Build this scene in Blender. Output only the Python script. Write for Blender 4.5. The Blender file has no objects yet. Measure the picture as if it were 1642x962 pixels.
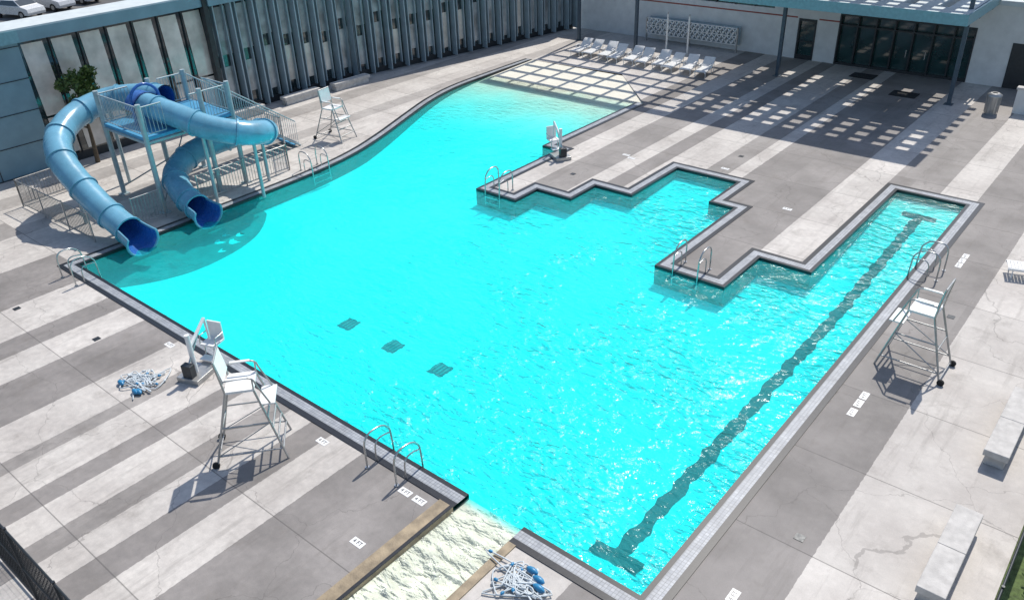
import bpy, bmesh, math, random
from mathutils import Vector, Matrix
from mathutils.geometry import tessellate_polygon
random.seed(7)
scene=bpy.context.scene
COL=bpy.context.collection
pi=math.pi

# ------------------------------------------------------------ materials
def newmat(name):
    m=bpy.data.materials.new(name);m.use_nodes=True
    nt=m.node_tree;b=nt.nodes['Principled BSDF'];return m,nt,b
def N(nt,t,**k):
    n=nt.nodes.new(t)
    for a,v in k.items(): setattr(n,a,v)
    return n
def L(nt,a,b): nt.links.new(a,b)
def mathn(nt,op,a,b=None,c=None,clamp=False):
    n=N(nt,'ShaderNodeMath',operation=op,use_clamp=clamp)
    for i,v in enumerate((a,b,c)):
        if v is None: continue
        if isinstance(v,(int,float)): n.inputs[i].default_value=v
        else: L(nt,v,n.inputs[i])
    return n.outputs[0]
def maprange(nt,v,a,b,c=0,d=1):
    n=N(nt,'ShaderNodeMapRange');L(nt,v,n.inputs[0])
    for i,q in zip((1,2,3,4),(a,b,c,d)): n.inputs[i].default_value=q
    return n.outputs[0]
def mixc(nt,f,a,b,blend='MIX'):
    n=N(nt,'ShaderNodeMix',data_type='RGBA',blend_type=blend)
    for sock,v in ((n.inputs[0],f),(n.inputs[6],a),(n.inputs[7],b)):
        if isinstance(v,(int,float)): sock.default_value=v
        elif isinstance(v,tuple): sock.default_value=(*v,1) if len(v)==3 else v
        else: L(nt,v,sock)
    return n.outputs[2]
def noise(nt,vec,scale,detail=4,rough=.55):
    n=N(nt,'ShaderNodeTexNoise');n.inputs['Scale'].default_value=scale;n.inputs['Detail'].default_value=detail;n.inputs['Roughness'].default_value=rough
    if vec is not None: L(nt,vec,n.inputs['Vector'])
    return n.outputs[0]
def pos(nt):
    g=N(nt,'ShaderNodeNewGeometry');return g.outputs['Position']
def simple(name,col,rough=.5,metal=0,var=.12,scale=6,bump=.0,spec=.5):
    m,nt,b=newmat(name);p=pos(nt)
    f=noise(nt,p,scale);f=maprange(nt,f,.3,.7,1-var,1+var)
    c=mixc(nt,1.0,col,f,'MULTIPLY')
    L(nt,c,b.inputs['Base Color'])
    r=maprange(nt,noise(nt,p,scale*2.3),.3,.7,max(rough-.08,0.02),min(rough+.1,1));L(nt,r,b.inputs['Roughness'])
    b.inputs['Metallic'].default_value=metal
    b.inputs['Specular IOR Level'].default_value=spec
    if bump:
        bp=N(nt,'ShaderNodeBump');bp.inputs['Strength'].default_value=bump;bp.inputs['Distance'].default_value=.02
        L(nt,noise(nt,p,scale*8),bp.inputs['Height']);L(nt,bp.outputs[0],b.inputs['Normal'])
    return m
M_steel=simple('galvanised_steel',(.42,.42,.41),.35,.6)
M_rail=simple('stainless_rail',(.5,.5,.49),.25,.85)
M_bluegrey=simple('bluegrey_metal',(.19,.31,.37),.4,.15,.1,1.5)
M_fin=simple('facade_fin_metal',(.30,.38,.42),.45,.1,.12,2)
M_tower=simple('tower_paint',(.36,.44,.46),.45,.1)
M_white=simple('white_plastic',(.78,.78,.76),.45,0,.06)
M_slide=simple('slide_gelcoat',(.15,.37,.50),.25,0,.2,1.2)
M_slidein=simple('slide_interior',(.03,.13,.42),.25,0,.15,3)
M_bluedeck=simple('blue_grating',(.07,.30,.5),.5)
M_dark=simple('dark_steel',(.035,.04,.045),.4,.3)
M_navy=simple('canopy_steel',(.07,.10,.13),.4,.3)
M_black=simple('black_tile',(.018,.020,.024),.35,0,.3,30)
M_wallwhite=simple('painted_block_wall',(.66,.67,.66),.7,0,.08,2,.2)
M_conc=simple('precast_concrete',(.52,.50,.47),.8,0,.16,5,.3)
M_blue=simple('float_blue',(.03,.22,.42),.4)
M_rope=simple('float_white',(.55,.60,.62),.6)
M_mat=simple('rubber_mat',(.02,.02,.02),.9)
M_red=simple('red_stripe',(.30,.07,.05),.6)
M_roof=simple('roof_membrane',(.55,.60,.60),.7,0,.08,2)
M_fascia=simple('fascia_metal',(.20,.38,.43),.35,.15)
M_bark=simple('bark',(.10,.075,.05),.9,0,.3,12,.5)
M_tan=simple('tan_wet_concrete',(.30,.235,.15),.5,0,.4,3,.3)
M_tyre=simple('tyre_rubber',(.02,.02,.02),.85)

def leafmat():
    m,nt,b=newmat('leaf_foliage');oi=N(nt,'ShaderNodeNewGeometry')
    c=mixc(nt,oi.outputs['Random Per Island'],(.025,.06,.012),(.10,.16,.035));L(nt,c,b.inputs['Base Color']);b.inputs['Roughness'].default_value=.6
    return m
M_leaf=leafmat()

def glass(name,col,rough=.06,spec=.8,var=.6):
    m,nt,b=newmat(name);p=pos(nt)
    c=mixc(nt,maprange(nt,noise(nt,p,.9,4),.35,.65),tuple(v*var for v in col),col);L(nt,c,b.inputs['Base Color'])
    b.inputs['Roughness'].default_value=rough;b.inputs['Specular IOR Level'].default_value=spec;b.inputs['Coat Weight'].default_value=.6;b.inputs['Coat Roughness'].default_value=.04
    return m
M_glass=glass('dark_glass',(.02,.035,.04))
M_storeglass=glass('storefront_glass',(.015,.06,.06))
M_frit=glass('fritted_glass',(.74,.69,.62),.25,.8,.6)
M_fritb=glass('fritted_glass_grey',(.42,.45,.46),.25,.8,.4)

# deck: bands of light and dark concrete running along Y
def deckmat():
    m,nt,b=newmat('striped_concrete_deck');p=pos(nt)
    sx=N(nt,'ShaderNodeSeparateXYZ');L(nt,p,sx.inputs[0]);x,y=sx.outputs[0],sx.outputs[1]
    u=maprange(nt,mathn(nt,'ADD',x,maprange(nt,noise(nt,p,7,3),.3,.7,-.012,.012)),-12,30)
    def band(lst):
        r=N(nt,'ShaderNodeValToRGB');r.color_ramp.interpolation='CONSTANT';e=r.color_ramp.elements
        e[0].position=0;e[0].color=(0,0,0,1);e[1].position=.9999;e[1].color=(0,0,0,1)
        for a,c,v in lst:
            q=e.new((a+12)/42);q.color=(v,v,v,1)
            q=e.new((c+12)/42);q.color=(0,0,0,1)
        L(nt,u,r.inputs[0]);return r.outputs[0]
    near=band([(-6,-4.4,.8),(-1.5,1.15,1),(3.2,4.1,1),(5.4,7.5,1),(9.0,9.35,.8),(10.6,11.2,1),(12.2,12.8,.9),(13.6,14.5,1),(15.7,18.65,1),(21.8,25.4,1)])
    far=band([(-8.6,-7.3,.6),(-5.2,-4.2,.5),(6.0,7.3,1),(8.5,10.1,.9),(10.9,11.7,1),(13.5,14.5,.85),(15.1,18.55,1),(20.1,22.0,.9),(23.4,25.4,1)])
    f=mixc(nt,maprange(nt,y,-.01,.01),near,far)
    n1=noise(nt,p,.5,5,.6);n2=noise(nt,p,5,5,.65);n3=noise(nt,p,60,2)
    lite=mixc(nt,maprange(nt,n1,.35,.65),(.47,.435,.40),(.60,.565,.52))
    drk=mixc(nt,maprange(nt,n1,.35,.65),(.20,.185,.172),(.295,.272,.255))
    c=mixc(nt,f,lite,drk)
    c=mixc(nt,1.0,c,maprange(nt,n2,.25,.75,.82,1.14),'MULTIPLY')
    c=mixc(nt,1.0,c,maprange(nt,n3,.2,.8,.88,1.10),'MULTIPLY')
    fy=mathn(nt,'FLOOR',mathn(nt,'DIVIDE',y,3.05));fx=mathn(nt,'FLOOR',mathn(nt,'DIVIDE',x,2.1))
    cx=N(nt,'ShaderNodeCombineXYZ');L(nt,fx,cx.inputs[0]);L(nt,fy,cx.inputs[1])
    wn=N(nt,'ShaderNodeTexWhiteNoise',noise_dimensions='2D');L(nt,cx.outputs[0],wn.inputs['Vector'])
    c=mixc(nt,1.0,c,maprange(nt,wn.outputs[0],0,1,.91,1.06),'MULTIPLY')
    j=mathn(nt,'LESS_THAN',mathn(nt,'FRACT',mathn(nt,'DIVIDE',y,3.05)),.009)
    c=mixc(nt,mathn(nt,'MULTIPLY',j,.6),c,(.08,.075,.07))
    st=maprange(nt,noise(nt,p,.9,6,.7),.56,.70)
    c=mixc(nt,mathn(nt,'MULTIPLY',st,.38),c,(.16,.14,.12))
    mp=N(nt,'ShaderNodeMapping');L(nt,p,mp.inputs[0]);mp.inputs['Scale'].default_value=(2.2,.22,1)
    st2=maprange(nt,noise(nt,mp.outputs[0],1.3,6,.7),.54,.66)
    c=mixc(nt,mathn(nt,'MULTIPLY',st2,.25),c,(.13,.115,.10))
    # fine hairline cracks
    vo=N(nt,'ShaderNodeTexVoronoi',feature='DISTANCE_TO_EDGE');vo.inputs['Scale'].default_value=.35
    wv=N(nt,'ShaderNodeVectorMath',operation='MULTIPLY_ADD');nn=N(nt,'ShaderNodeTexNoise');nn.inputs['Scale'].default_value=1.2;nn.inputs['Detail'].default_value=6;L(nt,p,nn.inputs['Vector'])
    L(nt,nn.outputs['Color'],wv.inputs[0]);wv.inputs[1].default_value=(1.2,1.2,0);L(nt,p,wv.inputs[2]);L(nt,wv.outputs[0],vo.inputs['Vector'])
    ck=mathn(nt,'MULTIPLY',mathn(nt,'LESS_THAN',vo.outputs['Distance'],.003),.35)
    c=mixc(nt,ck,c,(.09,.08,.075))
    L(nt,c,b.inputs['Base Color']);L(nt,maprange(nt,n2,.3,.7,.6,.9),b.inputs['Roughness'])
    bp=N(nt,'ShaderNodeBump');bp.inputs['Strength'].default_value=.25;bp.inputs['Distance'].default_value=.01;L(nt,n3,bp.inputs['Height']);L(nt,bp.outputs[0],b.inputs['Normal'])
    return m
M_deck=deckmat()

def tilemat():
    m,nt,b=newmat('grey_coping_tile');p=pos(nt)
    bt=N(nt,'ShaderNodeTexBrick');L(nt,p,bt.inputs['Vector']);bt.inputs['Scale'].default_value=6
    bt.inputs['Color1'].default_value=(.30,.32,.35,1);bt.inputs['Color2'].default_value=(.40,.42,.44,1);bt.inputs['Mortar'].default_value=(.16,.17,.18,1)
    bt.inputs['Mortar Size'].default_value=.03;bt.offset=0;bt.inputs['Brick Width'].default_value=.5;bt.inputs['Row Height'].default_value=.5
    c=mixc(nt,1.0,bt.outputs[0],maprange(nt,noise(nt,p,2,4),.3,.7,.8,1.15),'MULTIPLY')
    L(nt,c,b.inputs['Base Color']);b.inputs['Roughness'].default_value=.45
    return m
M_tile=tilemat()

def floormat(name,deep,shal,a0=27.2,a1=18.5):
    m,nt,b=newmat(name);p=pos(nt);sx=N(nt,'ShaderNodeSeparateXYZ');L(nt,p,sx.inputs[0])
    n=maprange(nt,noise(nt,p,.35,2),.3,.7,-1.0,1.0)
    yy=mathn(nt,'ADD',sx.outputs[1],n)
    d=maprange(nt,yy,a0,a1)
    c=mixc(nt,d,shal,deep)
    c=mixc(nt,1.0,c,maprange(nt,noise(nt,p,1.1,5),.3,.7,.94,1.04),'MULTIPLY')
    L(nt,c,b.inputs['Base Color']);b.inputs['Roughness'].default_value=.8;b.inputs['Specular IOR Level'].default_value=.1
    return m
M_floor=floormat('pool_plaster',(.0,.95,.97),(.76,.73,.62))
M_poolwall=simple('pool_wall_tile',(.01,.22,.20),.5,0,.15,6,spec=.2)
M_lane=simple('lane_tile',(.001,.025,.035),.6,0,.3,5,spec=.1)
M_shade_bars=simple('slide_shade_and_grate_bars',(.0,.27,.27),.7,0,.25,1.2,spec=.1)  # dark teal for the painted slide shadow, reused on the drain grate bars
M_grate=simple('drain_grate',(.0,.13,.15),.6,0,.2,12,spec=.1)
M_cream=simple('ramp_cream_plaster',(.76,.76,.67),.6,0,.16,3,.2)

def watermat():
    m=bpy.data.materials.new('pool_water');m.use_nodes=True;nt=m.node_tree;nt.nodes.clear()
    o=N(nt,'ShaderNodeOutputMaterial');p=pos(nt);sx=N(nt,'ShaderNodeSeparateXYZ');L(nt,p,sx.inputs[0])
    D=mathn(nt,'MULTIPLY',maprange(nt,sx.outputs[1],27,19),maprange(nt,sx.outputs[1],-.12,.10))
    mp=N(nt,'ShaderNodeMapping');L(nt,p,mp.inputs[0]);mp.inputs['Rotation'].default_value=(0,0,.6);mp.inputs['Scale'].default_value=(1,1.9,1)
    wp=N(nt,'ShaderNodeTexNoise');wp.inputs['Scale'].default_value=.8;L(nt,mp.outputs[0],wp.inputs['Vector'])
    va=N(nt,'ShaderNodeVectorMath',operation='MULTIPLY_ADD');L(nt,wp.outputs['Color'],va.inputs[0]);va.inputs[1].default_value=(.7,.7,0);L(nt,mp.outputs[0],va.inputs[2])
    h1=noise(nt,va.outputs[0],1.9,2,.5);h2=noise(nt,va.outputs[0],5.0,3,.55);h3=noise(nt,p,.35,1)
    amp=maprange(nt,h3,.35,.65,.4,1.0)
    near=maprange(nt,sx.outputs[0],5,18,.42,1.05)
    h=mathn(nt,'ADD',h1,mathn(nt,'MULTIPLY',h2,.4))
    h=mathn(nt,'MULTIPLY',h,mathn(nt,'MULTIPLY',amp,near))
    bp=N(nt,'ShaderNodeBump');bp.inputs['Strength'].default_value=1.0;bp.inputs['Distance'].default_value=.18;L(nt,h,bp.inputs['Height'])
    tr=N(nt,'ShaderNodeBsdfTransparent');L(nt,mixc(nt,D,(.96,.99,.97),(.40,.99,.99)),tr.inputs[0])
    df=N(nt,'ShaderNodeBsdfDiffuse');L(nt,mixc(nt,D,(.6,.75,.70),(.08,.95,.97)),df.inputs[0]);L(nt,bp.outputs[0],df.inputs['Normal'])
    m1=N(nt,'ShaderNodeMixShader');L(nt,mathn(nt,'ADD',mathn(nt,'MULTIPLY',D,.13),.06),m1.inputs[0]);L(nt,tr.outputs[0],m1.inputs[1]);L(nt,df.outputs[0],m1.inputs[2])
    gl=N(nt,'ShaderNodeBsdfGlossy');gl.inputs['Roughness'].default_value=.13;L(nt,bp.outputs[0],gl.inputs['Normal'])
    fr=N(nt,'ShaderNodeFresnel');fr.inputs[0].default_value=1.33;L(nt,bp.outputs[0],fr.inputs['Normal'])
    m2=N(nt,'ShaderNodeMixShader');L(nt,fr.outputs[0],m2.inputs[0]);L(nt,m1.outputs[0],m2.inputs[1]);L(nt,gl.outputs[0],m2.inputs[2])
    L(nt,m2.outputs[0],o.inputs[0]);return m
M_water=watermat()

def groundmat():
    m,nt,b=newmat('asphalt_ground');p=pos(nt)
    c=mixc(nt,maprange(nt,noise(nt,p,.12,4),.4,.6),(.10,.10,.10),(.17,.165,.16))
    c=mixc(nt,1.0,c,maprange(nt,noise(nt,p,20,3),.3,.7,.8,1.2),'MULTIPLY')
    L(nt,c,b.inputs['Base Color']);b.inputs['Roughness'].default_value=.9;return m
M_ground=groundmat()
M_grass=simple('grass',(.09,.13,.04),.9,0,.4,9,.6)

# ------------------------------------------------------------ mesh builder
class MB:
    def __init__(s): s.v=[];s.f=[];s.mi=[];s.mats=[];s.sm=[]
    def m(s,mat):
        if mat not in s.mats: s.mats.append(mat)
        return s.mats.index(mat)
    def add(s,vs,fs,mat,smooth=False):
        o=len(s.v);s.v+=[tuple(v) for v in vs];i=s.m(mat)
        for f in fs: s.f.append([o+k for k in f]);s.mi.append(i);s.sm.append(smooth)
    def box(s,c,d,mat,R=None):
        x,y,z=d[0]/2,d[1]/2,d[2]/2
        vs=[Vector((a*x,b*y,e*z)) for e in(-1,1) for b in(-1,1) for a in(-1,1)]
        if R is not None: vs=[R@v for v in vs]
        s.add([v+Vector(c) for v in vs],[(0,2,3,1),(4,5,7,6),(0,1,5,4),(2,6,7,3),(0,4,6,2),(1,3,7,5)],mat)
    def b2(s,x0,x1,y0,y1,z0,z1,mat): s.box(((x0+x1)/2,(y0+y1)/2,(z0+z1)/2),(x1-x0,y1-y0,z1-z0),mat)
    def quad(s,pts,mat): s.add(pts,[tuple(range(len(pts)))],mat)
    def sweep(s,pts,r,mat,n=8,arc=None,flip=False,cap=True,up=None):
        pts=[Vector(p) for p in pts];k=len(pts)
        rs=r if isinstance(r,(list,tuple)) else [r]*k
        T=[]
        for i in range(k):
            t=pts[min(i+1,k-1)]-pts[max(i-1,0)];T.append(t.normalized())
        ref=Vector((0,0,1)) if abs(T[0].z)<.95 else Vector((0,1,0))
        side=T[0].cross(ref).normalized();vs=[];full=arc is None
        a0,a1=(0,2*pi) if full else (math.radians(arc[0]),math.radians(arc[1]))
        cnt=n if full else n+1
        for i in range(k):
            if up is not None: sd=T[i].cross(Vector(up)).normalized()
            else:
                sd=side-T[i]*side.dot(T[i])
                sd.normalize();side=sd
            u=sd.cross(T[i]).normalized()
            for j in range(cnt):
                a=a0+(a1-a0)*j/n
                vs.append(pts[i]+sd*math.cos(a)*rs[i]+u*math.sin(a)*rs[i])
        fs=[]
        for i in range(k-1):
            for j in range(n):
                b=(j+1)%cnt if full else j+1
                q=(i*cnt+j,i*cnt+b,(i+1)*cnt+b,(i+1)*cnt+j)
                fs.append(q[::-1] if flip else q)
        s.add(vs,fs,mat,True)
        if cap and full:
            s.add(vs[:cnt],[tuple(range(cnt))],mat);s.add(vs[-cnt:],[tuple(reversed(range(cnt)))],mat)
        return vs,cnt
    def rod(s,a,b,r,mat,n=6): s.sweep([a,b],r,mat,n)
    def make(s,name,loc=(0,0,0),rot=0,parent=None,bevel=0):
        me=bpy.data.meshes.new(name);me.from_pydata(s.v,[],s.f);
        for m in s.mats: me.materials.append(m)
        for p,i,q in zip(me.polygons,s.mi,s.sm): p.material_index=i;p.use_smooth=q
        me.update();ob=bpy.data.objects.new(name,me);ob.location=loc;ob.rotation_euler=(0,0,rot);COL.objects.link(ob)
        if parent: ob.parent=parent
        if bevel:
            bv=ob.modifiers.new('bevel','BEVEL');bv.width=bevel;bv.segments=2;bv.limit_method='ANGLE'
        return ob
def smoothpts(P,n=6):
    P=[Vector(p) for p in P];out=[]
    for i in range(len(P)-1):
        p0=P[max(i-1,0)];p1=P[i];p2=P[i+1];p3=P[min(i+2,len(P)-1)]
        for k in range(n):
            t=k/n
            out.append(.5*((2*p1)+(-p0+p2)*t+(2*p0-5*p1+4*p2-p3)*t*t+(-p0+3*p1-3*p2+p3)*t**3))
    out.append(P[-1]);return out
def empty(name,loc=(0,0,0)):
    e=bpy.data.objects.new(name,None);e.location=loc;COL.objects.link(e);e.empty_display_size=.3;return e
def poly_holes(name,loops,z,mat):
    L3=[[Vector((x,y,0)) for x,y in l] for l in loops]
    tris=tessellate_polygon(L3);flat=[(v.x,v.y,z) for l in L3 for v in l]
    me=bpy.data.meshes.new(name)
    fs=[]
    for a,b,c in tris:
        A,B,C=[Vector(flat[i]) for i in (a,b,c)]
        fs.append((a,b,c) if (B-A).cross(C-A).z>0 else (a,c,b))
    me.from_pydata(flat,[],fs);me.materials.append(mat);me.update()
    ob=bpy.data.objects.new(name,me);COL.objects.link(ob);return ob

# ------------------------------------------------------------ pool outline
curve=[(v.x,v.y) for v in smoothpts([(0.1,4,0),(0.12,8,0),(0.0,11,0),(-.4,13.5,0),(-1.2,16,0),(-2.3,18.8,0),(-3.3,21.5,0),(-3.85,24,0),(-4.0,27,0),(-4.05,31,0)],5)]
WA=[(18.7,0.1),(0.1,0.1)]+curve
WB=[(6.1,27.0),(6.1,19.0),(7.0,19.0),(7.0,13.4),(9.1,13.4),(9.1,14.8),(10.8,14.8),(10.8,16.5),(12.55,16.5),(12.55,20.1),(15.3,20.1),(15.3,17.7),(16.35,17.7),(16.35,11.95),(18.9,11.95),(18.9,14.5),(20.7,14.5),(20.7,22.95),(23.2,22.95),(23.2,0.1),(20.3,0.1)]
def offset(P,d):
    out=[]
    for i,p in enumerate(P):
        p=Vector((*p,0));ns=[]
        if i>0: t=(p-Vector((*P[i-1],0))).normalized();ns.append(Vector((-t.y,t.x,0)))
        if i<len(P)-1: t=(Vector((*P[i+1],0))-p).normalized();ns.append(Vector((-t.y,t.x,0)))
        if len(ns)==2:
            m=(ns[0]+ns[1]);m=m/ (m.length**2) *2
            q=p+m*d
        else: q=p+ns[0]*d
        out.append((q.x,q.y))
    return out
def ring(mb,P,s,d0,d1,z,mat):
    a=offset(P,s*d0);b=offset(P,s*d1)
    for i in range(len(P)-1):
        q=[(a[i][0],a[i][1],z),(a[i+1][0],a[i+1][1],z),(b[i+1][0],b[i+1][1],z),(b[i][0],b[i][1],z)]
        n=(Vector(q[1])-Vector(q[0])).cross(Vector(q[2])-Vector(q[0]))
        mb.quad(q if n.z>0 else q[::-1],mat)
def vring(mb,P,s,d,z0,z1,mat):
    a=offset(P,s*d) if d else P
    for i in range(len(P)-1):
        mb.quad([(a[i][0],a[i][1],z0),(a[i+1][0],a[i+1][1],z0),(a[i+1][0],a[i+1][1],z1),(a[i][0],a[i][1],z1)],mat)
mb=MB()
for P,wo in ((WA,.37),(WB,.37)):
    ring(mb,P,1,0,.12,.02,M_black);ring(mb,P,1,.12,wo,.02,M_tile);ring(mb,P,1,wo,.53,.02,M_black)
    vring(mb,P,1,0,-.08,.02,M_black);vring(mb,P,1,.53,-.05,.02,M_black)
mb.make('pool_coping')
mb=MB()
vring(mb,WA,1,0,-1.2,-.08,M_poolwall);vring(mb,WB,1,0,-1.2,-.08,M_poolwall)
mb.make('pool_wall')

# floor
def fz(y):
    if y<14: return -.7
    if y<27: return -.7+(y-14)/13*.6
    return -.10+(y-27)/4*.09
mb=MB();ys=[-.4]+[i for i in range(1,32)]
for i in range(len(ys)-1):
    mb.quad([(-5,ys[i],fz(ys[i])),(24,ys[i],fz(ys[i])),(24,ys[i+1],fz(ys[i+1])),(-5,ys[i+1],fz(ys[i+1]))],M_floor)
mb.make('pool_floor')
def fzs(y):
    y0=math.floor(y);return fz(y0)+(fz(y0+1)-fz(y0))*(y-y0) if y>1 else fz(y)
mb=MB();Ls=[];Rs=[];n=170
for i in range(n+1):
    y=1.2+20.4*i/n;w=.025*math.sin(y*9.1)+.025*math.sin(y*5.3+1)+random.uniform(-.025,.025)
    w2=.025*math.sin(y*8.3+2)+.025*math.sin(y*4.1)+random.uniform(-.025,.025)
    Ls.append((21.80+w,y));Rs.append((22.16+w2,y))
fl=lambda x,y:(x,y,fzs(y)+.012)
for i in range(n): mb.quad([fl(*Ls[i]),fl(*Rs[i]),fl(*Rs[i+1]),fl(*Ls[i+1])],M_lane)
for yc in (1.15,21.65):
    P=[]
    for k in range(30):
        a=k/30*2*pi;cx=.60*max(-1,min(1,1.5*math.cos(a)));cy=.19*max(-1,min(1,1.5*math.sin(a)))
        P.append((21.98+cx+random.uniform(-.035,.035),yc+cy+random.uniform(-.035,.035)))
    mb.quad([(a,b,fzs(b)+.022) for a,b in P],M_lane)
mb.make('lane_line')
for cx,cy in ((9.96,3.95),(12.06,3.9),(14.06,3.9)):
    mb=MB();P=[]
    for k in range(28):
        a=k/28*2*pi;P.append((.27*max(-1,min(1,1.5*math.cos(a)))+random.uniform(-.03,.03),.29*max(-1,min(1,1.5*math.sin(a)))+random.uniform(-.03,.03),0))
    mb.quad(P,M_grate)
    for i in range(4): mb.box((-.2+i*.13,0,.012),(.05,.44,.01),M_shade_bars)
    mb.make('drain_grate',(cx,cy,-.692))
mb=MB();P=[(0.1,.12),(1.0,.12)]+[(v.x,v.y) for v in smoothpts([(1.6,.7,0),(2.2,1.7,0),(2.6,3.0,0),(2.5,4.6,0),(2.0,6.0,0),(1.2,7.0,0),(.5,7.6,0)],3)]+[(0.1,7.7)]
mb.quad([(a,b,-.69) for a,b in P],M_shade_bars)  # slide tower's shadow painted on the pool floor as a flat dark patch
rnd=random.Random(12)
for (a,b,l,w_) in ((1.25,4.9,.5,.14),(1.7,5.25,.6,.16),(1.35,5.75,.45,.12),(2.0,4.5,.3,.10),(.9,5.4,.3,.1)):
    pp=[]
    for k in range(12):
        t=k/12*2*pi;q=rnd.uniform(.75,1.15);pp.append((a+l*.5*math.cos(t)*q,b+w_*math.sin(t)*q+.1*math.cos(2*t),-.682))
    mb.quad(pp,M_floor)  # lighter squiggle painted inside the shadow patch
mb.make('painted_slide_shadow')
left=[p for p in WA if p[1]<=27.3]
wl=left+[(6.1,27.3)]+WB+[(20.3,-8.5),(18.7,-8.5)]
poly_holes('water',[wl],-.075,M_water)
mb=MB()
mb.quad([(18.7,-8.5,.0),(20.3,-8.5,.0),(20.3,.1,-.13),(18.7,.1,-.13)],M_cream)
mb.quad([(18.7,.1,-.13),(20.3,.1,-.13),(20.3,.1,-.8),(18.7,.1,-.8)],M_poolwall)
mb.b2(18.30,18.7,-8.5,-.42,-.3,.03,M_tan)
mb.b2(18.62,18.7,-8.5,-.42,.031,.05,M_black)
mb.b2(20.3,20.5,-8.5,-.42,-.3,.03,M_tan)
mb.make('entry_ramp')

oa=offset(WA,.53);ob_=offset(WB,.53)
hole=[(18.30,-8.5),(18.30,-.43)]+oa[1:]+[(2.5,31.2)]+ob_[:-1]+[(20.5,-.43),(20.5,-8.5)]
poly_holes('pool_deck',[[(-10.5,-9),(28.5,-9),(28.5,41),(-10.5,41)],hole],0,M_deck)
poly_holes('ground',[[(-900,-900),(900,-900),(900,900),(-900,900)],[(-9,-8.9),(28,-8.9),(28,35),(-9,35)]],-.06,M_ground)
mb=MB();mb.quad([(28.5,-30,-.03),(60,-30,-.03),(60,60,-.03),(28.5,60,-.03)],M_grass);mb.make('grass')

# ------------------------------------------------------------ left glass building
mb=MB()
def wallx(y): return -10.5 if y<22 else -10.5+(y-22)/18*3.4
mb.b2(-12.2,-10.5,-10,4.2,0,5.6,M_bluegrey)
for z in (.02,1.35,2.7,4.05,5.4): mb.b2(-10.5,-10.47,-10,4.2,z,z+.03,M_dark)
for y in (-7,-4,-1,1.8): mb.b2(-10.5,-10.468,y,y+.03,.05,5.55,M_dark)
ysg=[4.2+i*1.27 for i in range(0,15)]
ysg=[y for y in ysg if y<22]+[22+i*1.2 for i in range(0,15)]+[39.6]
rnd=random.Random(21)
for i in range(len(ysg)-1):
    y0,y1=ysg[i],ysg[i+1];x0,x1=wallx(y0),wallx(y1)
    d=Vector((x1-x0,y1-y0,0));ln=d.length;ang=math.atan2(d.y,d.x);R=Matrix.Rotation(ang,3,'Z');c=Vector(((x0+x1)/2,(y0+y1)/2,0))
    def pb(u0,u1,v0,v1,z0,z1,mat):
        ctr=c+R@Vector(((u0+u1)/2,-(v0+v1)/2,(z0+z1)/2));mb.box(ctr,(u1-u0,v1-v0,z1-z0),mat,R)
    def slant(u0,u1,v,z0,z1,sh,mat):
        pts=[(u0,z0),(u1,z0),(u1-sh,z1),(u0-sh,z1)]
        mb.quad([c+R@Vector((a,-v,b)) for a,b in pts],mat)
    h=ln/2
    pb(-h,h,-.3,0,.35,5.6,M_glass)
    pb(-h,h,-.3,.05,-.05,.35,M_dark)
    if y0<12.9:
        slant(-h+.30,h-.06,.03,.45,2.2,.08,M_frit);slant(-h+.22,h-.14,.03,2.3,5.45,.14,M_frit)
        pb(h-.03,h,.0,.09,.35,5.6,M_dark)
    else:
        zz=2.4+rnd.uniform(0,.9)
        slant(-h+.12,h-.12,.03,zz+.5,5.4,.0,M_fritb)
        slant(-h+.2,h-.2,.03,.5+rnd.uniform(0,.5),zz-.1,.06,rnd.choice([M_frit,M_fritb,M_fritb]))
        pb(h-.07,h,.0,.5,.1,5.6,M_fin)
        pb(h-.36,h-.31,.0,.22,.35,5.6,M_fin)
        pb(-h+.3,-h+.36,.0,.3,.35,5.6,M_fin)
    pb(-h,h,-1.7,.35 if y0<12.9 else .55,5.6,6.1,M_bluegrey)
    pb(-h,h,-1.7,.30,6.1,6.16,M_roof)
    if i==6: pb(h-.25,h,.1,.45,0,6.0,M_dark)
mb.b2(-12.2,-10.15,-10,4.2,5.6,6.1,M_fascia);mb.b2(-12.2,-10.2,-10,4.2,6.1,6.16,M_roof)
mb.make('glass_facade_building')

# ------------------------------------------------------------ bath house
bh=empty('bath_house',(0,0,0))
mb=MB();yw=39.9
def wseg(x0,x1,z0,z1): mb.b2(x0,x1,yw,yw+.3,z0,z1,M_wallwhite)
wseg(-7,9.2,0,2.75);wseg(9.2,10.3,2.35,2.75);wseg(10.3,11.6,0,2.75);wseg(18.8,27,0,4.1)
wseg(-7,-1.5,2.75,4.1);wseg(7.6,18.8,2.85,4.1);wseg(-1.5,7.6,3.7,4.1);wseg(7.6,11.6,2.75,2.85)
mb.b2(-7,27,yw+.3,yw+9,0,4.0,M_wallwhite)
mb.b2(20.6,21.7,yw-.03,yw,0,2.3,M_dark)
mb.make('walls',parent=bh)
mb=MB();mb.b2(-7,9.1,yw-.012,yw,2.35,2.43,M_red);mb.b2(10.4,11.6,yw-.012,yw,2.35,2.43,M_red);mb.make('red_trim',parent=bh)
mb=MB()
mb.b2(-1.5,7.6,yw+.1,yw+.14,2.75,3.7,M_glass)
x=-1.5
while x<7.6: mb.b2(x,x+.07,yw-.02,yw+.1,2.75,3.7,M_dark);x+=1.3
mb.b2(9.2,10.3,yw+.1,yw+.14,0,2.35,M_storeglass)
for a,b_,z0,z1 in ((9.2,9.3,0,2.35),(10.2,10.3,0,2.35),(9.3,10.2,2.22,2.35),(9.3,10.2,0,.25),(9.3,10.2,1.0,1.08)): mb.b2(a,b_,yw-.03,yw+.1,z0,z1,M_dark)
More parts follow.
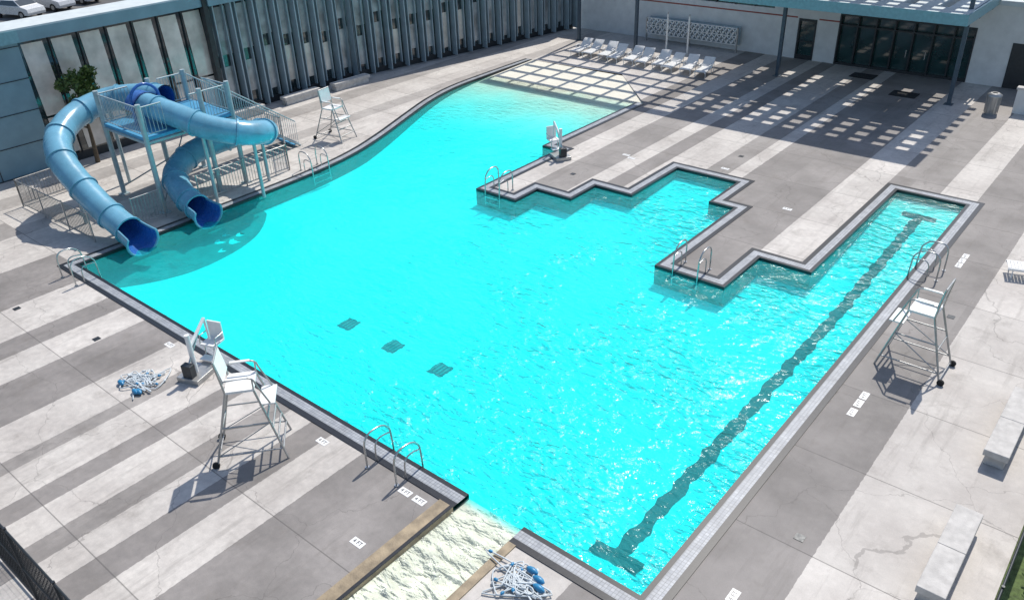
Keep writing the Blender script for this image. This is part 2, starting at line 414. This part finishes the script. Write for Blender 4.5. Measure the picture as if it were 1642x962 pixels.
mb.b2(11.6,18.8,yw+.25,yw+.29,0,2.85,M_storeglass)
for i in range(8):
    x=11.6+i*7.13/7; mb.b2(x,x+.08,yw-.03,yw+.25,0,2.85,M_dark)
mb.b2(11.6,18.8,yw-.02,yw+.24,2.2,2.28,M_dark);mb.b2(11.6,18.8,yw-.02,yw+.24,2.77,2.845,M_dark);mb.b2(11.6,18.8,yw-.02,yw+.24,0,.12,M_dark)
for i in (3,4): mb.b2(11.6+i*1.018+.85,11.6+i*1.018+.89,yw-.1,yw-.06,.9,1.3,M_rail)
mb.make('windows_and_doors',parent=bh)
mb=MB()
xr=19.45
mb.b2(6.9,xr,33.9,35.3,4.15,4.6,M_roof)
x=6.9
mb.b2(6.9,xr,33.84,33.9,4.1,4.62,M_fascia);mb.b2(xr,xr+.06,33.84,41,4.1,4.62,M_fascia)
while x<xr-.1:
    mb.b2(x,min(x+1.1,xr),35.3,41,4.15,4.598,M_roof);x+=1.62
mb.b2(6.9,xr,36.4,36.6,4.0,4.148,M_navy);mb.b2(6.9,xr,38.9,39.1,4.0,4.148,M_navy)
mb.b2(19.6,27,yw-.3,yw+9,4.11,4.35,M_roof);mb.b2(-7,6.8,yw-.2,yw+9,4.11,4.35,M_roof)
mb.make('entrance_roof',parent=bh)
mb=MB()
for x,y in ((0.0,36.6),(10.0,35.7),(19.2,35.4),(-4.6,36.8)):
    top=9
    mb.b2(x-.09,x+.09,y-.09,y+.09,0,top,M_navy);mb.b2(x-.2,x+.2,y-.2,y+.2,0,.03,M_navy)
mb.make('canopy_columns',parent=bh)
mb=MB();z=9
mb.b2(-4.8,7.5,32.2,32.9,z,z+.15,M_navy);mb.b2(7.5,19.6,32.2,33.9,z,z+.15,M_navy)
y=33.5
while y<42: mb.b2(-4.8,7.4,y,y+.26,z,z+.15,M_navy);y+=1.35
y=34.35
while y<42: mb.b2(7.4,19.6,y,y+.40,z,z+.15,M_navy);y+=1.0
x=-4.8
while x<7.0: mb.b2(x,x+.2,32.9,42,z-.15,z-.003,M_navy);x+=1.5
while x<19.5:
    mb.b2(x,x+.52,33.9,42,z-.15,z-.003,M_navy);x+=1.05
mb.make('sunshade_trellis',parent=bh)

mb=MB();mb.b2(22.0,27,35.6,35.9,0,1.15,M_wallwhite);mb.b2(21.95,27,35.55,35.95,1.15,1.25,M_conc);mb.make('low_wall')
for a,b_ in ((13.97,38.2),(16.9,35.9)):
    mb=MB();mb.box((0,0,.012),(1.3,1.0,.024),M_mat)
    for i in range(9): mb.box((0,-.4+i*.1,.03),(1.2,.03,.012),M_dark)
    mb.make('door_mat',(a,b_,0))

# ------------------------------------------------------------ loungers
def lounger(loc,rot):
    mb=MB()
    for sx_ in (-.3,.3):
        mb.b2(sx_-.025,sx_+.025,-.95,.35,.30,.36,M_white)
        for y in (-.8,.3,.75): mb.rod((sx_,y,0),(sx_,y,.3),.02,M_white)
        mb.rod((sx_,.3,.33),(sx_,.95,.78),.025,M_white);mb.rod((sx_,.75,.3),(sx_,.75,.62),.018,M_white)
        mb.rod((sx_,.28,.36),(sx_,.28,.52),.02,M_white);mb.rod((sx_,-.15,.36),(sx_,-.15,.52),.02,M_white);mb.b2(sx_-.03,sx_+.03,-.2,.32,.52,.55,M_white)
    for i in range(13): mb.box((0,-.9+i*.098,.365),(.58,.082,.02),M_white)
    R=Matrix.Rotation(math.atan2(.45,.65),3,'X')
    for i in range(8):
        t=(i+.5)/8; mb.box((0,.3+t*.65,.345+t*.45),(.58,.082,.02),M_white,R)
    mb.make('pool_lounger',loc,rot)
for i in range(10):
    lounger((-2.4+i*.98+random.uniform(-.08,.08),34.0+random.uniform(-.12,.12)-.03*i,0),random.uniform(-.1,.1)+.12)
lounger((26.5,18.3,0),-pi/2+.3)
mb=MB();x0=-.8
for k in range(19):
    for zz_ in (0,1):
        x=x0+k*.34;z0=.5+zz_*.48
        mb.rod((x,39.2,z0),(x+.34,39.2,z0+.46),.045,M_white,5);mb.rod((x+.34,39.25,z0),(x,39.25,z0+.46),.045,M_white,5)
        mb.rod((x+.17,39.0,z0+.23),(x+.17,39.6,z0+.23),.06,M_white,6)
for z in (.48,.98,1.46): mb.b2(x0,x0+6.5,39.17,39.28,z-.02,z+.02,M_white)
mb.b2(x0,x0+6.5,39.62,39.66,.4,1.5,M_fin)
for x in (x0,x0+3.2,x0+6.5): mb.b2(x-.03,x+.03,39.15,39.3,0,1.5,M_steel)
mb.make('equipment_rack')
for x in (1.9,3.4):
    mb=MB();mb.rod((0,0,0),(0,0,2.3),.06,M_white,10);mb.rod((0,0,0),(0,0,.08),.28,M_conc,16);mb.rod((0,0,2.3),(0,0,2.42),.035,M_steel,8);mb.make('umbrella_pole',(x,37.2,0))
mb=MB();mb.sweep([(0,0,0),(0,0,.85)],[.27,.30],M_steel,20);mb.sweep([(0,0,.85),(0,0,.93),(0,0,1.0)],[.33,.33,.2],M_steel,20);mb.rod((0,0,1.0),(0,0,1.004),.12,M_mat,12)
for k in range(12):
    a=k*pi/6;mb.rod((.30*math.cos(a),.30*math.sin(a),.05),(.325*math.cos(a),.325*math.sin(a),.82),.012,M_steel,4)
mb.make('trash_can',(21.2,35.0,0))

# ------------------------------------------------------------ benches
def bench(loc,rot,l=2.7,w=.52):
    mb=MB();n=2
    for i in range(n):
        y0=-l/2+i*l/n;mb.b2(-w/2,w/2,y0+.004,y0+l/n-.004,.28,.45,M_conc)
    mb.b2(-w/2+.05,w/2-.05,-l/2+.1,l/2-.1,0,.28,M_conc)
    mb.make('park_bench',loc,rot,bevel=.015)
bench((27.55,4.5,0),0);bench((27.55,9.5,0),0,3.0)
bench((-9.4,17.2,0),0,2.4,.5);bench((-9.2,20.6,0),-.02,2.6,.5);bench((-9.4,13.6,0),0,2.2,.5)

# ------------------------------------------------------------ grab rails
def grab(loc,rot,gap=.95,two=True):
    mb=MB()
    for s in (-gap/2,gap/2):
        P=[(s,-.42,0),(s,-.42,.62),(s,-.36,.82),(s,-.2,.92),(s,.12,.90),(s,.32,.74),(s,.40,.5),(s,.44,-.5)]
        mb.sweep(smoothpts(P,3),.024,M_rail,8);mb.rod((s,-.42,0),(s,-.42,.025),.06,M_rail,10)
        mb.sweep(smoothpts([(s,-.12,0),(s,-.12,.4),(s,-.05,.55),(s,.1,.6),(s,.38,.55)],3),.02,M_rail,6)
    for z in (-.15,-.4): mb.box((0,.44,z),(gap,.09,.03),M_rail)
    mb.make('pool_ladder',loc,rot)
grab((16.7,-.28,0),0,1.0);grab((1.1,-.28,0),0,1.0)
grab((-.3,10.9,0),-pi/2,.9);grab((7.95,13.75,0),pi,.75);grab((17.5,12.35,0),pi,.9);grab((23.6,16.7,0),pi/2,.85)
# ------------------------------------------------------------ lifeguard chairs
def gchair(loc,rot,H=1.85):
    mb=MB();r=.028;m=M_steel
    B={(-1,-1):(-.55,-.85),(1,-1):(.55,-.85),(-1,1):(-.55,.8),(1,1):(.55,.8)}
    Tp={(-1,-1):(-.36,-.32),(1,-1):(.36,-.32),(-1,1):(-.36,.32),(1,1):(.36,.32)}
    def leg(k,z):
        t=z/H;return (B[k][0]*(1-t)+Tp[k][0]*t,B[k][1]*(1-t)+Tp[k][1]*t,z)
    for k in B: mb.rod(leg(k,0),leg(k,H),r,m,8)
    for z in (.3,1.05): 
        for s in (-1,1): mb.rod(leg((s,-1),z),leg((s,1),z),.02,m)
    for z in (.12,.9): mb.rod(leg((-1,-1),z),leg((1,-1),z),.02,m)
    z=.3
    while z<H-.5: mb.rod(leg((-1,1),z),leg((1,1),z),.024,m);z+=.3
    for s in (-1,1): mb.rod(leg((s,-1),.3),leg((s,1),1.05),.014,m,5)
    mb.box((0,.0,H+.02),(.76,.66,.06),M_white)
    mb.box((0,.55,H-.42),(.74,.36,.035),M_white)
    mb.box((0,-.36,H+.55),(.68,.04,.58),M_white,Matrix.Rotation(math.radians(10),3,'X'))
    for s in (-.36,.36):
        mb.sweep(smoothpts([(s,-.32,H),(s,-.36,H+.38),(s,-.42,H+.85)],3),r,m,8)
        mb.sweep(smoothpts([(s,-.36,H+.33),(s,.1,H+.36),(s,.33,H+.32),(s,.42,H+.1),(s,.62,H-.4)],3),.022,m,8)
        mb.box((s,0,H+.37),(.07,.46,.03),M_white)
        mb.rod((s,.32,H),(s,.33,H+.3),.02,m)
    mb.rod((-.36,-.42,H+.85),(.36,-.42,H+.85),r,m)
    for s in (-.55,.55): mb.rod((s-.03,-.87,.08),(s+.03,-.87,.08),.09,M_tyre,12)
    mb.make('lifeguard_chair',loc,rot)
gchair((13.5,-1.9,0),math.radians(-40),1.95);gchair((24.85,11.15,0),math.radians(90),1.75);gchair((-2.8,14.2,0),math.radians(-80),1.5)
# ------------------------------------------------------------ pool lifts
def lift(loc,rot):
    mb=MB();mb.box((0,0,.08),(.7,.8,.16),M_steel);mb.rod((0,0,.1),(0,0,1.35),.07,M_white,12);mb.rod((0,0,.95),(0,.75,1.45),.05,M_white,8);mb.rod((0,-.2,.5),(0,.5,1.28),.03,M_rail,8)
    mb.rod((0,.75,1.45),(0,.78,.75),.035,M_white,8)
    mb.box((0,.85,.6),(.48,.46,.06),M_white);mb.box((0,1.08,.88),(.46,.05,.55),M_white);mb.box((0,.55,.25),(.4,.25,.03),M_white);mb.rod((-.15,.66,.28),(-.15,.7,.6),.02,M_rail);mb.rod((.15,.66,.28),(.15,.7,.6),.02,M_rail)
    for s in (-.26,.26): mb.sweep([(s,1.05,.85),(s,.7,.85),(s,.66,.62)],.02,M_rail,6)
    mb.box((0,-.25,.35),(.3,.2,.4),M_dark)
    mb.make('pool_lift',loc,rot,bevel=.008)
lift((9.6,-1.1,0),math.radians(20));lift((7.75,18.2,0),math.radians(60))
# ------------------------------------------------------------ float ropes
def rope(loc,R=.6,seed=1):
    rnd=random.Random(seed);mb=MB();P=[]
    for k in range(60):
        P.append((rnd.gauss(0,R*.55),rnd.gauss(0,R*.4),.03+.06*rnd.random()))
    S=smoothpts(P,5);mb.sweep(S,.016,M_rope,6,cap=False)
    for i in range(0,len(S),12):
        p=S[i];q=S[min(i+1,len(S)-1)];d=(q-p).normalized()*.05
        mb.sweep([p-d,p-d*.5,p+d*.5,p+d],[.015,.035,.035,.015],M_blue if rnd.random()<.25 else M_rope,8)
    for k in range(3):
        a=rnd.uniform(0,6);c=Vector((R*1.0*math.cos(a),R*.8*math.sin(a),.08))
        mb.sweep([c+Vector((x_,0,0)) for x_ in (-.14,-.08,0,.08,.14)],[.02,.06,.075,.06,.02],M_blue,12)
    mb.make('float_rope',loc)
rope((8.6,-2.2,0),.62,3);rope((21.1,-1.15,0),.5,5)

# ------------------------------------------------------------ fences
def fence(name,pts,h,sp,mat,r=.012,post=2.0,pr=.03,mesh=False):
    mb=MB()
    for a,b in zip(pts[:-1],pts[1:]):
        a=Vector((*a,0));b=Vector((*b,0));d=b-a;l=d.length;d.normalize()
        for z in ((h,.12) if not mesh else (h,.08,h*.5)): mb.rod(a+Vector((0,0,z)),b+Vector((0,0,z)),.022,mat,6)
        n=max(1,int(l/sp))
        for i in range(n+1):
            p=a+d*(l*i/n);mb.add([p+Vector((-r,0,.12)),p+Vector((r,0,.12)),p+Vector((r,0,h)),p+Vector((-r,0,h)),p+Vector((0,-r,.12)),p+Vector((0,r,.12)),p+Vector((0,r,h)),p+Vector((0,-r,h))],[(0,1,2,3),(4,5,6,7)],mat)
        n=max(1,round(l/post))
        for i in range(n+1):
            p=a+d*(l*i/n);mb.rod(p,p+Vector((0,0,h+.05)),pr,mat,8)
        if mesh:
            z=.2
            while z<h: mb.rod(a+Vector((0,0,z)),b+Vector((0,0,z)),.004,mat,4);z+=.12
    return mb.make(name)
fence('slide_fence',[(-7.2,3.6),(-7.0,1.2),(-1.2,1.35)],1.15,.13,M_steel)
fence('slide_fence',[(-1.15,3.0),(-1.15,4.2)],1.15,.13,M_steel)
fence('slide_fence',[(-1.2,5.8),(-1.2,10.2),(-4.6,12.4),(-7.4,12.4)],1.15,.13,M_steel)
fence('perimeter_fence',[(0,-7.35),(26,-7.35)],2.0,.11,M_dark,mesh=True,r=.008)
fence('perimeter_fence',[(28.55,-7),(28.55,34)],1.2,.11,M_dark,r=.008)

# ------------------------------------------------------------ water slide
ws=empty('water_slide')
def slide(name,P,r,op):
    S=smoothpts(P,8);k=len(S);cut=k-op
    mb=MB()
    mb.sweep(S[:cut+1],r,M_slide,22,cap=False,up=(0,0,1));mb.sweep(S[:cut+1],r-.045,M_slidein,22,flip=True,cap=False,up=(0,0,1))
    rr=[r*(1+.22*(i/(op-1))) for i in range(op)]
    a,c1=mb.sweep(S[cut:],rr,M_slide,16,arc=(-205,25),up=(0,0,1));b,c2=mb.sweep(S[cut:],[q-.05 for q in rr],M_slidein,16,arc=(-205,25),flip=True,up=(0,0,1))
    for (va,vb,c,n_) in ((a,b,17,len(S[cut:])),):
        fs=[];vs=list(va)+list(vb);o=len(va)
        for i in range(n_-1):
            for j in (0,c-1): fs.append((i*c+j,(i+1)*c+j,o+(i+1)*c+j,o+i*c+j))
        for j in range(c-1): fs.append(((n_-1)*c+j,(n_-1)*c+j+1,o+(n_-1)*c+j+1,o+(n_-1)*c+j))
        mb.add(vs,fs,M_slide)
        e=[va[(n_-1)*c+j] for j in range(c)];mb.sweep(e,.045,M_slide,6)
        for j in (0,c-1): mb.sweep([va[i*c+j] for i in range(n_)],.04,M_slide,6)
    for i in sorted(set(list(range(4,cut-2,9))+[cut])):
        t=(S[min(i+1,k-1)]-S[i-1]).normalized()*.035;mb.sweep([S[i]-t,S[i]+t],r+.055,M_slide,22,up=(0,0,1),cap=False)
        for sgn in (-1,1):
            q=S[i]+t*sgn;T=t.normalized();sd=T.cross(Vector((0,0,1))).normalized();u=sd.cross(T);vs=[];fs=[]
            for j in range(22):
                a_=j/22*2*pi;dv=sd*math.cos(a_)+u*math.sin(a_);vs+= [q+dv*(r-.01),q+dv*(r+.055)]
            for j in range(22): b_=(j+1)%22;fs.append((2*j,2*j+1,2*b_+1,2*b_))
            mb.add(vs,fs,M_slide)
    return mb.make(name,parent=ws),S
s1,S1=slide('tube_long',[(-3.6,6.6,3.75),(-4.9,6.2,3.7),(-5.85,5.2,3.6),(-5.75,3.8,3.35),(-4.9,2.6,2.95),(-3.8,2.05,2.45),(-2.5,1.95,1.75),(-1.1,2.0,1.05),(.0,2.1,.62),(.95,2.15,.36)],.50,8)
s2,S2=slide('tube_spiral',[(-3.3,5.6,3.75),(-1.75,5.85,3.55),(-.4,6.4,3.15),(.4,7.4,2.8),(.15,8.5,2.5),(-.9,8.9,2.2),(-2.1,8.2,1.9),(-2.65,6.7,1.55),(-2.1,5.45,1.15),(-.9,4.95,.8),(.0,4.9,.52),(.85,4.9,.36)],.48,8)
mb=MB()
x0,x1,y0,y1=-4.8,-1.55,4.4,8.2
for x,y in ((x0,y0),(x1,y0),(x0,y1),(x1,y1),(x1,6.95),(x0,6.6)): mb.rod((x,y,0),(x,y,4.35),.10,M_tower,12);mb.box((x,y,.02),(.35,.35,.04),M_tower)
mb.b2(x0-.05,x1+.05,y0-.05,y1+.05,2.95,3.07,M_bluedeck)
for a,b in (((x0,y0),(x1,y0)),((x1,y0),(x1,y1)),((x1,y1),(x0,y1)),((x0,y1),(x0,y0))):
    mb.rod((*a,2.85),(*b,2.85),.07,M_tower,8)
for a,b,z0,z1 in (((x0,y0),(x1,y1),.3,2.8),((x1,y0),(x0,y1),.3,2.8)): mb.rod((*a,z0),(*b,z1),.03,M_steel)
def rail(a,b):
    a=Vector(a);b=Vector(b);l=(b-a).length;n=max(2,int(l/.13))
    up=Vector((0,0,1.15))
    mb.rod(a+up,b+up,.03,M_tower);mb.rod(a+Vector((0,0,.1)),b+Vector((0,0,.1)),.02,M_tower)
    for i in range(n+1):
        p=a+(b-a)*i/n
        mb.rod(p+Vector((0,0,.1)),p+up,.012,M_tower,4)
zt=3.07
rail((x0,y0,zt),(x1,y0,zt));rail((x1,y0,zt),(x1,5.3,zt));rail((x1,6.5,zt),(x1,y1,zt));rail((x1,y1,zt),(-3.2,y1,zt));rail((x0,y0,zt),(x0,5.7,zt));rail((x0,7.0,zt),(x0,y1,zt))
ns=16
for i in range(ns):
    t=i/ns;mb.box((-4.0,8.35+t*4.2,zt-.19*(i+.5)),(1.2,.28,.04),M_bluedeck)
for s in (-4.6,-3.4):
    mb.rod((s,8.2,zt-.05),(s,12.5,.02),.05,M_tower);a=Vector((s,8.2,zt));b=Vector((s,12.4,.05));rail(a,b)
for S,idx in ((S1,(16,28,44)),(S2,(14,26,40,52))):
    for i in idx:
        if i<len(S): p=S[i];mb.rod((p.x,p.y,0),(p.x,p.y,p.z-.42),.07,M_tower,10)
S=[(-3.3,5.0,zt)]+[(-3.3,5.6-.6*math.cos(a),zt+.9+.6*math.sin(a)) for a in [k*pi/10 for k in range(11)]]+[(-3.3,6.2,zt)]
mb.sweep(S,.06,M_slidein,10)
S=[Vector((-3.9,5.6,zt+.55)),Vector((-3.2,5.6,zt+.55))];mb.sweep(S,.62,M_slidein,18,arc=(0,180),up=(0,0,1));mb.sweep(S,.58,M_slidein,18,arc=(0,180),flip=True,up=(0,0,1))
mb.make('tower',parent=ws)

# ------------------------------------------------------------ depth markers
def marker(loc,rot,txt='4 FT',w=.34):
    mb=MB();mb.box((0,0,.003),(w,.18,.006),M_white);o=mb.make('depth_marker',loc,rot)
    c=bpy.data.curves.new('lettering','FONT');c.body=txt;c.size=.14;c.align_x='CENTER';c.align_y='CENTER';c.materials.append(M_black);t=bpy.data.objects.new('lettering',c);t.location=(0,0,.009);COL.objects.link(t);t.parent=o
for p in ((24.35,9.0,0),(24.35,8.6,0),(24.35,8.15,0),(24.3,18.6,0),(24.3,18.2,0),(24.3,17.8,0),(24.6,1.2,0)): marker(p,pi/2)
for p in ((14.6,-.75,0),(17.5,-.72,0),(17.95,-.72,0),(17.8,-2.4,0),(7.5,-.72,0)): marker(p,0)
for p in ((10.3,20.0,0),(9.9,20.2,0),(14.2,21.2,0),(18.0,18.8,0)): marker(p,0)
mb=MB()
for x,y in ((5.4,-1.9),(1.5,-2.6),(25.0,3.4),(14.1,22.9),(9.3,17.0),(25.0,14.3)):
    mb.b2(x-.1,x+.1,y-.1,y+.1,.004,.01,M_dark)
mb.make('deck_drains')

# ------------------------------------------------------------ trees / shrubs
def foliage(mb,c,rad,n,rnd,s=.09):
    for k in range(n):
        d=Vector((rnd.gauss(0,1),rnd.gauss(0,1),rnd.gauss(0,1))).normalized()*rnd.random()**.45
        p=Vector(c)+Vector((d.x*rad[0],d.y*rad[1],d.z*rad[2]))
        a=Vector((rnd.gauss(0,1),rnd.gauss(0,1),rnd.gauss(0,1))).normalized();b=a.orthogonal().normalized();q=s*rnd.uniform(.6,1.4)
        mb.quad([p-a*q,p-b*q*.5,p+a*q,p+b*q*.5],M_leaf)
def tree(loc,h,cr,seed,n=2200):
    rnd=random.Random(seed);mb=MB()
    mb.sweep(smoothpts([(0,0,0),(.05,.03,h*.3),(-.03,.05,h*.6),(.02,0,h*.9)],4),[.02+.09*h/4*(1-i/12.5) for i in range(13)],M_bark,8)
    for k in range(11):
        z=h*(.35+.5*rnd.random());a=rnd.uniform(0,2*pi);l=cr*rnd.uniform(.5,.95);e=Vector((math.cos(a)*l,math.sin(a)*l,z+l*.6))
        mb.sweep([(0,0,z),e*.5+Vector((0,0,z*.5)),e],[.045,.03,.012],M_bark,5)
        foliage(mb,e,(cr*.42,cr*.42,cr*.35),n//12,rnd)
    foliage(mb,(0,0,h*.9),(cr*.5,cr*.5,cr*.5),n//12,rnd);mb.make('tree',loc)
tree((-9.5,5.6,0),4.3,.9,2,2200)  # added tree standing in for a dark foliage reflection in the facade glass
for i,(x,y,h,c) in enumerate(((-62,34,8,3.2),(-70,22,9,3.6),(-48,52,8,3),(-30,60,9,3.4),(30,55,9,3.5),(24,60,8,3.2),(-20,66,9,3.5))): tree((x,y,0),h,c,10+i,3500)
mb=MB();rnd=random.Random(4)
for k in range(26): foliage(mb,(29.1+rnd.uniform(0,1.4),-3+k*.55,.25+rnd.uniform(0,.2)),(.5,.5,.4),150,rnd,.06)
mb.make('shrub_border')

# ------------------------------------------------------------ parked cars
def car(loc,rot,col):
    paint=simple('car_paint',col,.25,.1);mb=MB()
    prof=[(-2.2,.35),(-2.25,.75),(-2.1,.95),(-1.3,1.02),(-.75,1.45),(.75,1.47),(1.55,.98),(2.15,.82),(2.25,.5),(2.2,.3)]
    w=.88;n=len(prof)
    vs=[(a,-w*(1 if z<1.1 else .78),z) for a,z in prof]+[(a,w*(1 if z<1.1 else .78),z) for a,z in prof]
    fs=[tuple(range(n)),tuple(reversed(range(n,2*n)))]+[(i,i+n,(i+1)%n+n,(i+1)%n) for i in range(n)]
    mb.add(vs,fs,paint)
    mb.quad([(-1.22,-.8,1.08),(-1.22,.8,1.08),(-.8,.68,1.42),(-.8,-.68,1.42)],M_glass);mb.quad([(1.46,-.8,1.06),(.82,-.68,1.44),(.82,.68,1.44),(1.46,.8,1.06)],M_glass)
    for s in (-1,1):
        mb.quad([(-1.1,s*.885,1.05),(1.35,s*.885,1.03),(.7,s*.72,1.42),(-.72,s*.72,1.4)],M_glass)
        for x in (-1.4,1.4): mb.rod((x,s*.7,.33),(x,s*.9,.33),.33,M_tyre,16);mb.rod((x,s*.9,.33),(x,s*.915,.33),.19,M_steel,12)
    mb.make('parked_car',loc,rot,bevel=.03)
for i,(x,y) in enumerate(((-50,19),(-51,22),(-52,25),(-53,28),(-54,31),(-60,19),(-61,24),(-44,38),(-40,42))): car((x,y,-.05),random.uniform(-.05,.05)+.3,random.choice([(.6,.6,.6),(.5,.52,.55),(.2,.21,.22),(.4,.42,.44),(.7,.7,.68)]))

# ------------------------------------------------------------ light, sky, camera
sd=Vector((-.10,.70,1)).normalized()
sun=bpy.data.lights.new('sun','SUN');sun.energy=4.2;sun.angle=math.radians(.5);sun.color=(1,.95,.88)
so=bpy.data.objects.new('sun',sun);COL.objects.link(so);so.rotation_euler=sd.to_track_quat('Z','Y').to_euler();so.location=(0,0,50)
w=bpy.data.worlds.new('World');scene.world=w;w.use_nodes=True;nt=w.node_tree
sk=nt.nodes.new('ShaderNodeTexSky');sk.sky_type='NISHITA';sk.sun_disc=False;sk.sun_elevation=math.asin(sd.z);sk.sun_rotation=math.atan2(sd.x,sd.y)
bg=nt.nodes['Background'];bg.inputs[1].default_value=.15;nt.links.new(sk.outputs[0],bg.inputs[0])
yaw,pit,rol,F=-0.7114,0.5298,-0.0368,1314.
f=Vector((math.sin(yaw)*math.cos(pit),math.cos(yaw)*math.cos(pit),-math.sin(pit)));r0=Vector((math.cos(yaw),-math.sin(yaw),0));u0=r0.cross(f)
r=r0*math.cos(rol)+u0*math.sin(rol);u=-r0*math.sin(rol)+u0*math.cos(rol)
cd=bpy.data.cameras.new('Camera');cd.sensor_width=36;cd.lens=F/1642*36;cd.clip_end=3000;cd.clip_start=.1
co=bpy.data.objects.new('Camera',cd);COL.objects.link(co)
co.matrix_world=Matrix(((r.x,u.x,-f.x,28.506),(r.y,u.y,-f.y,-9.545),(r.z,u.z,-f.z,13.05),(0,0,0,1)))
scene.camera=co
scene.view_settings.view_transform='Standard';scene.view_settings.look='None';scene.view_settings.exposure=0
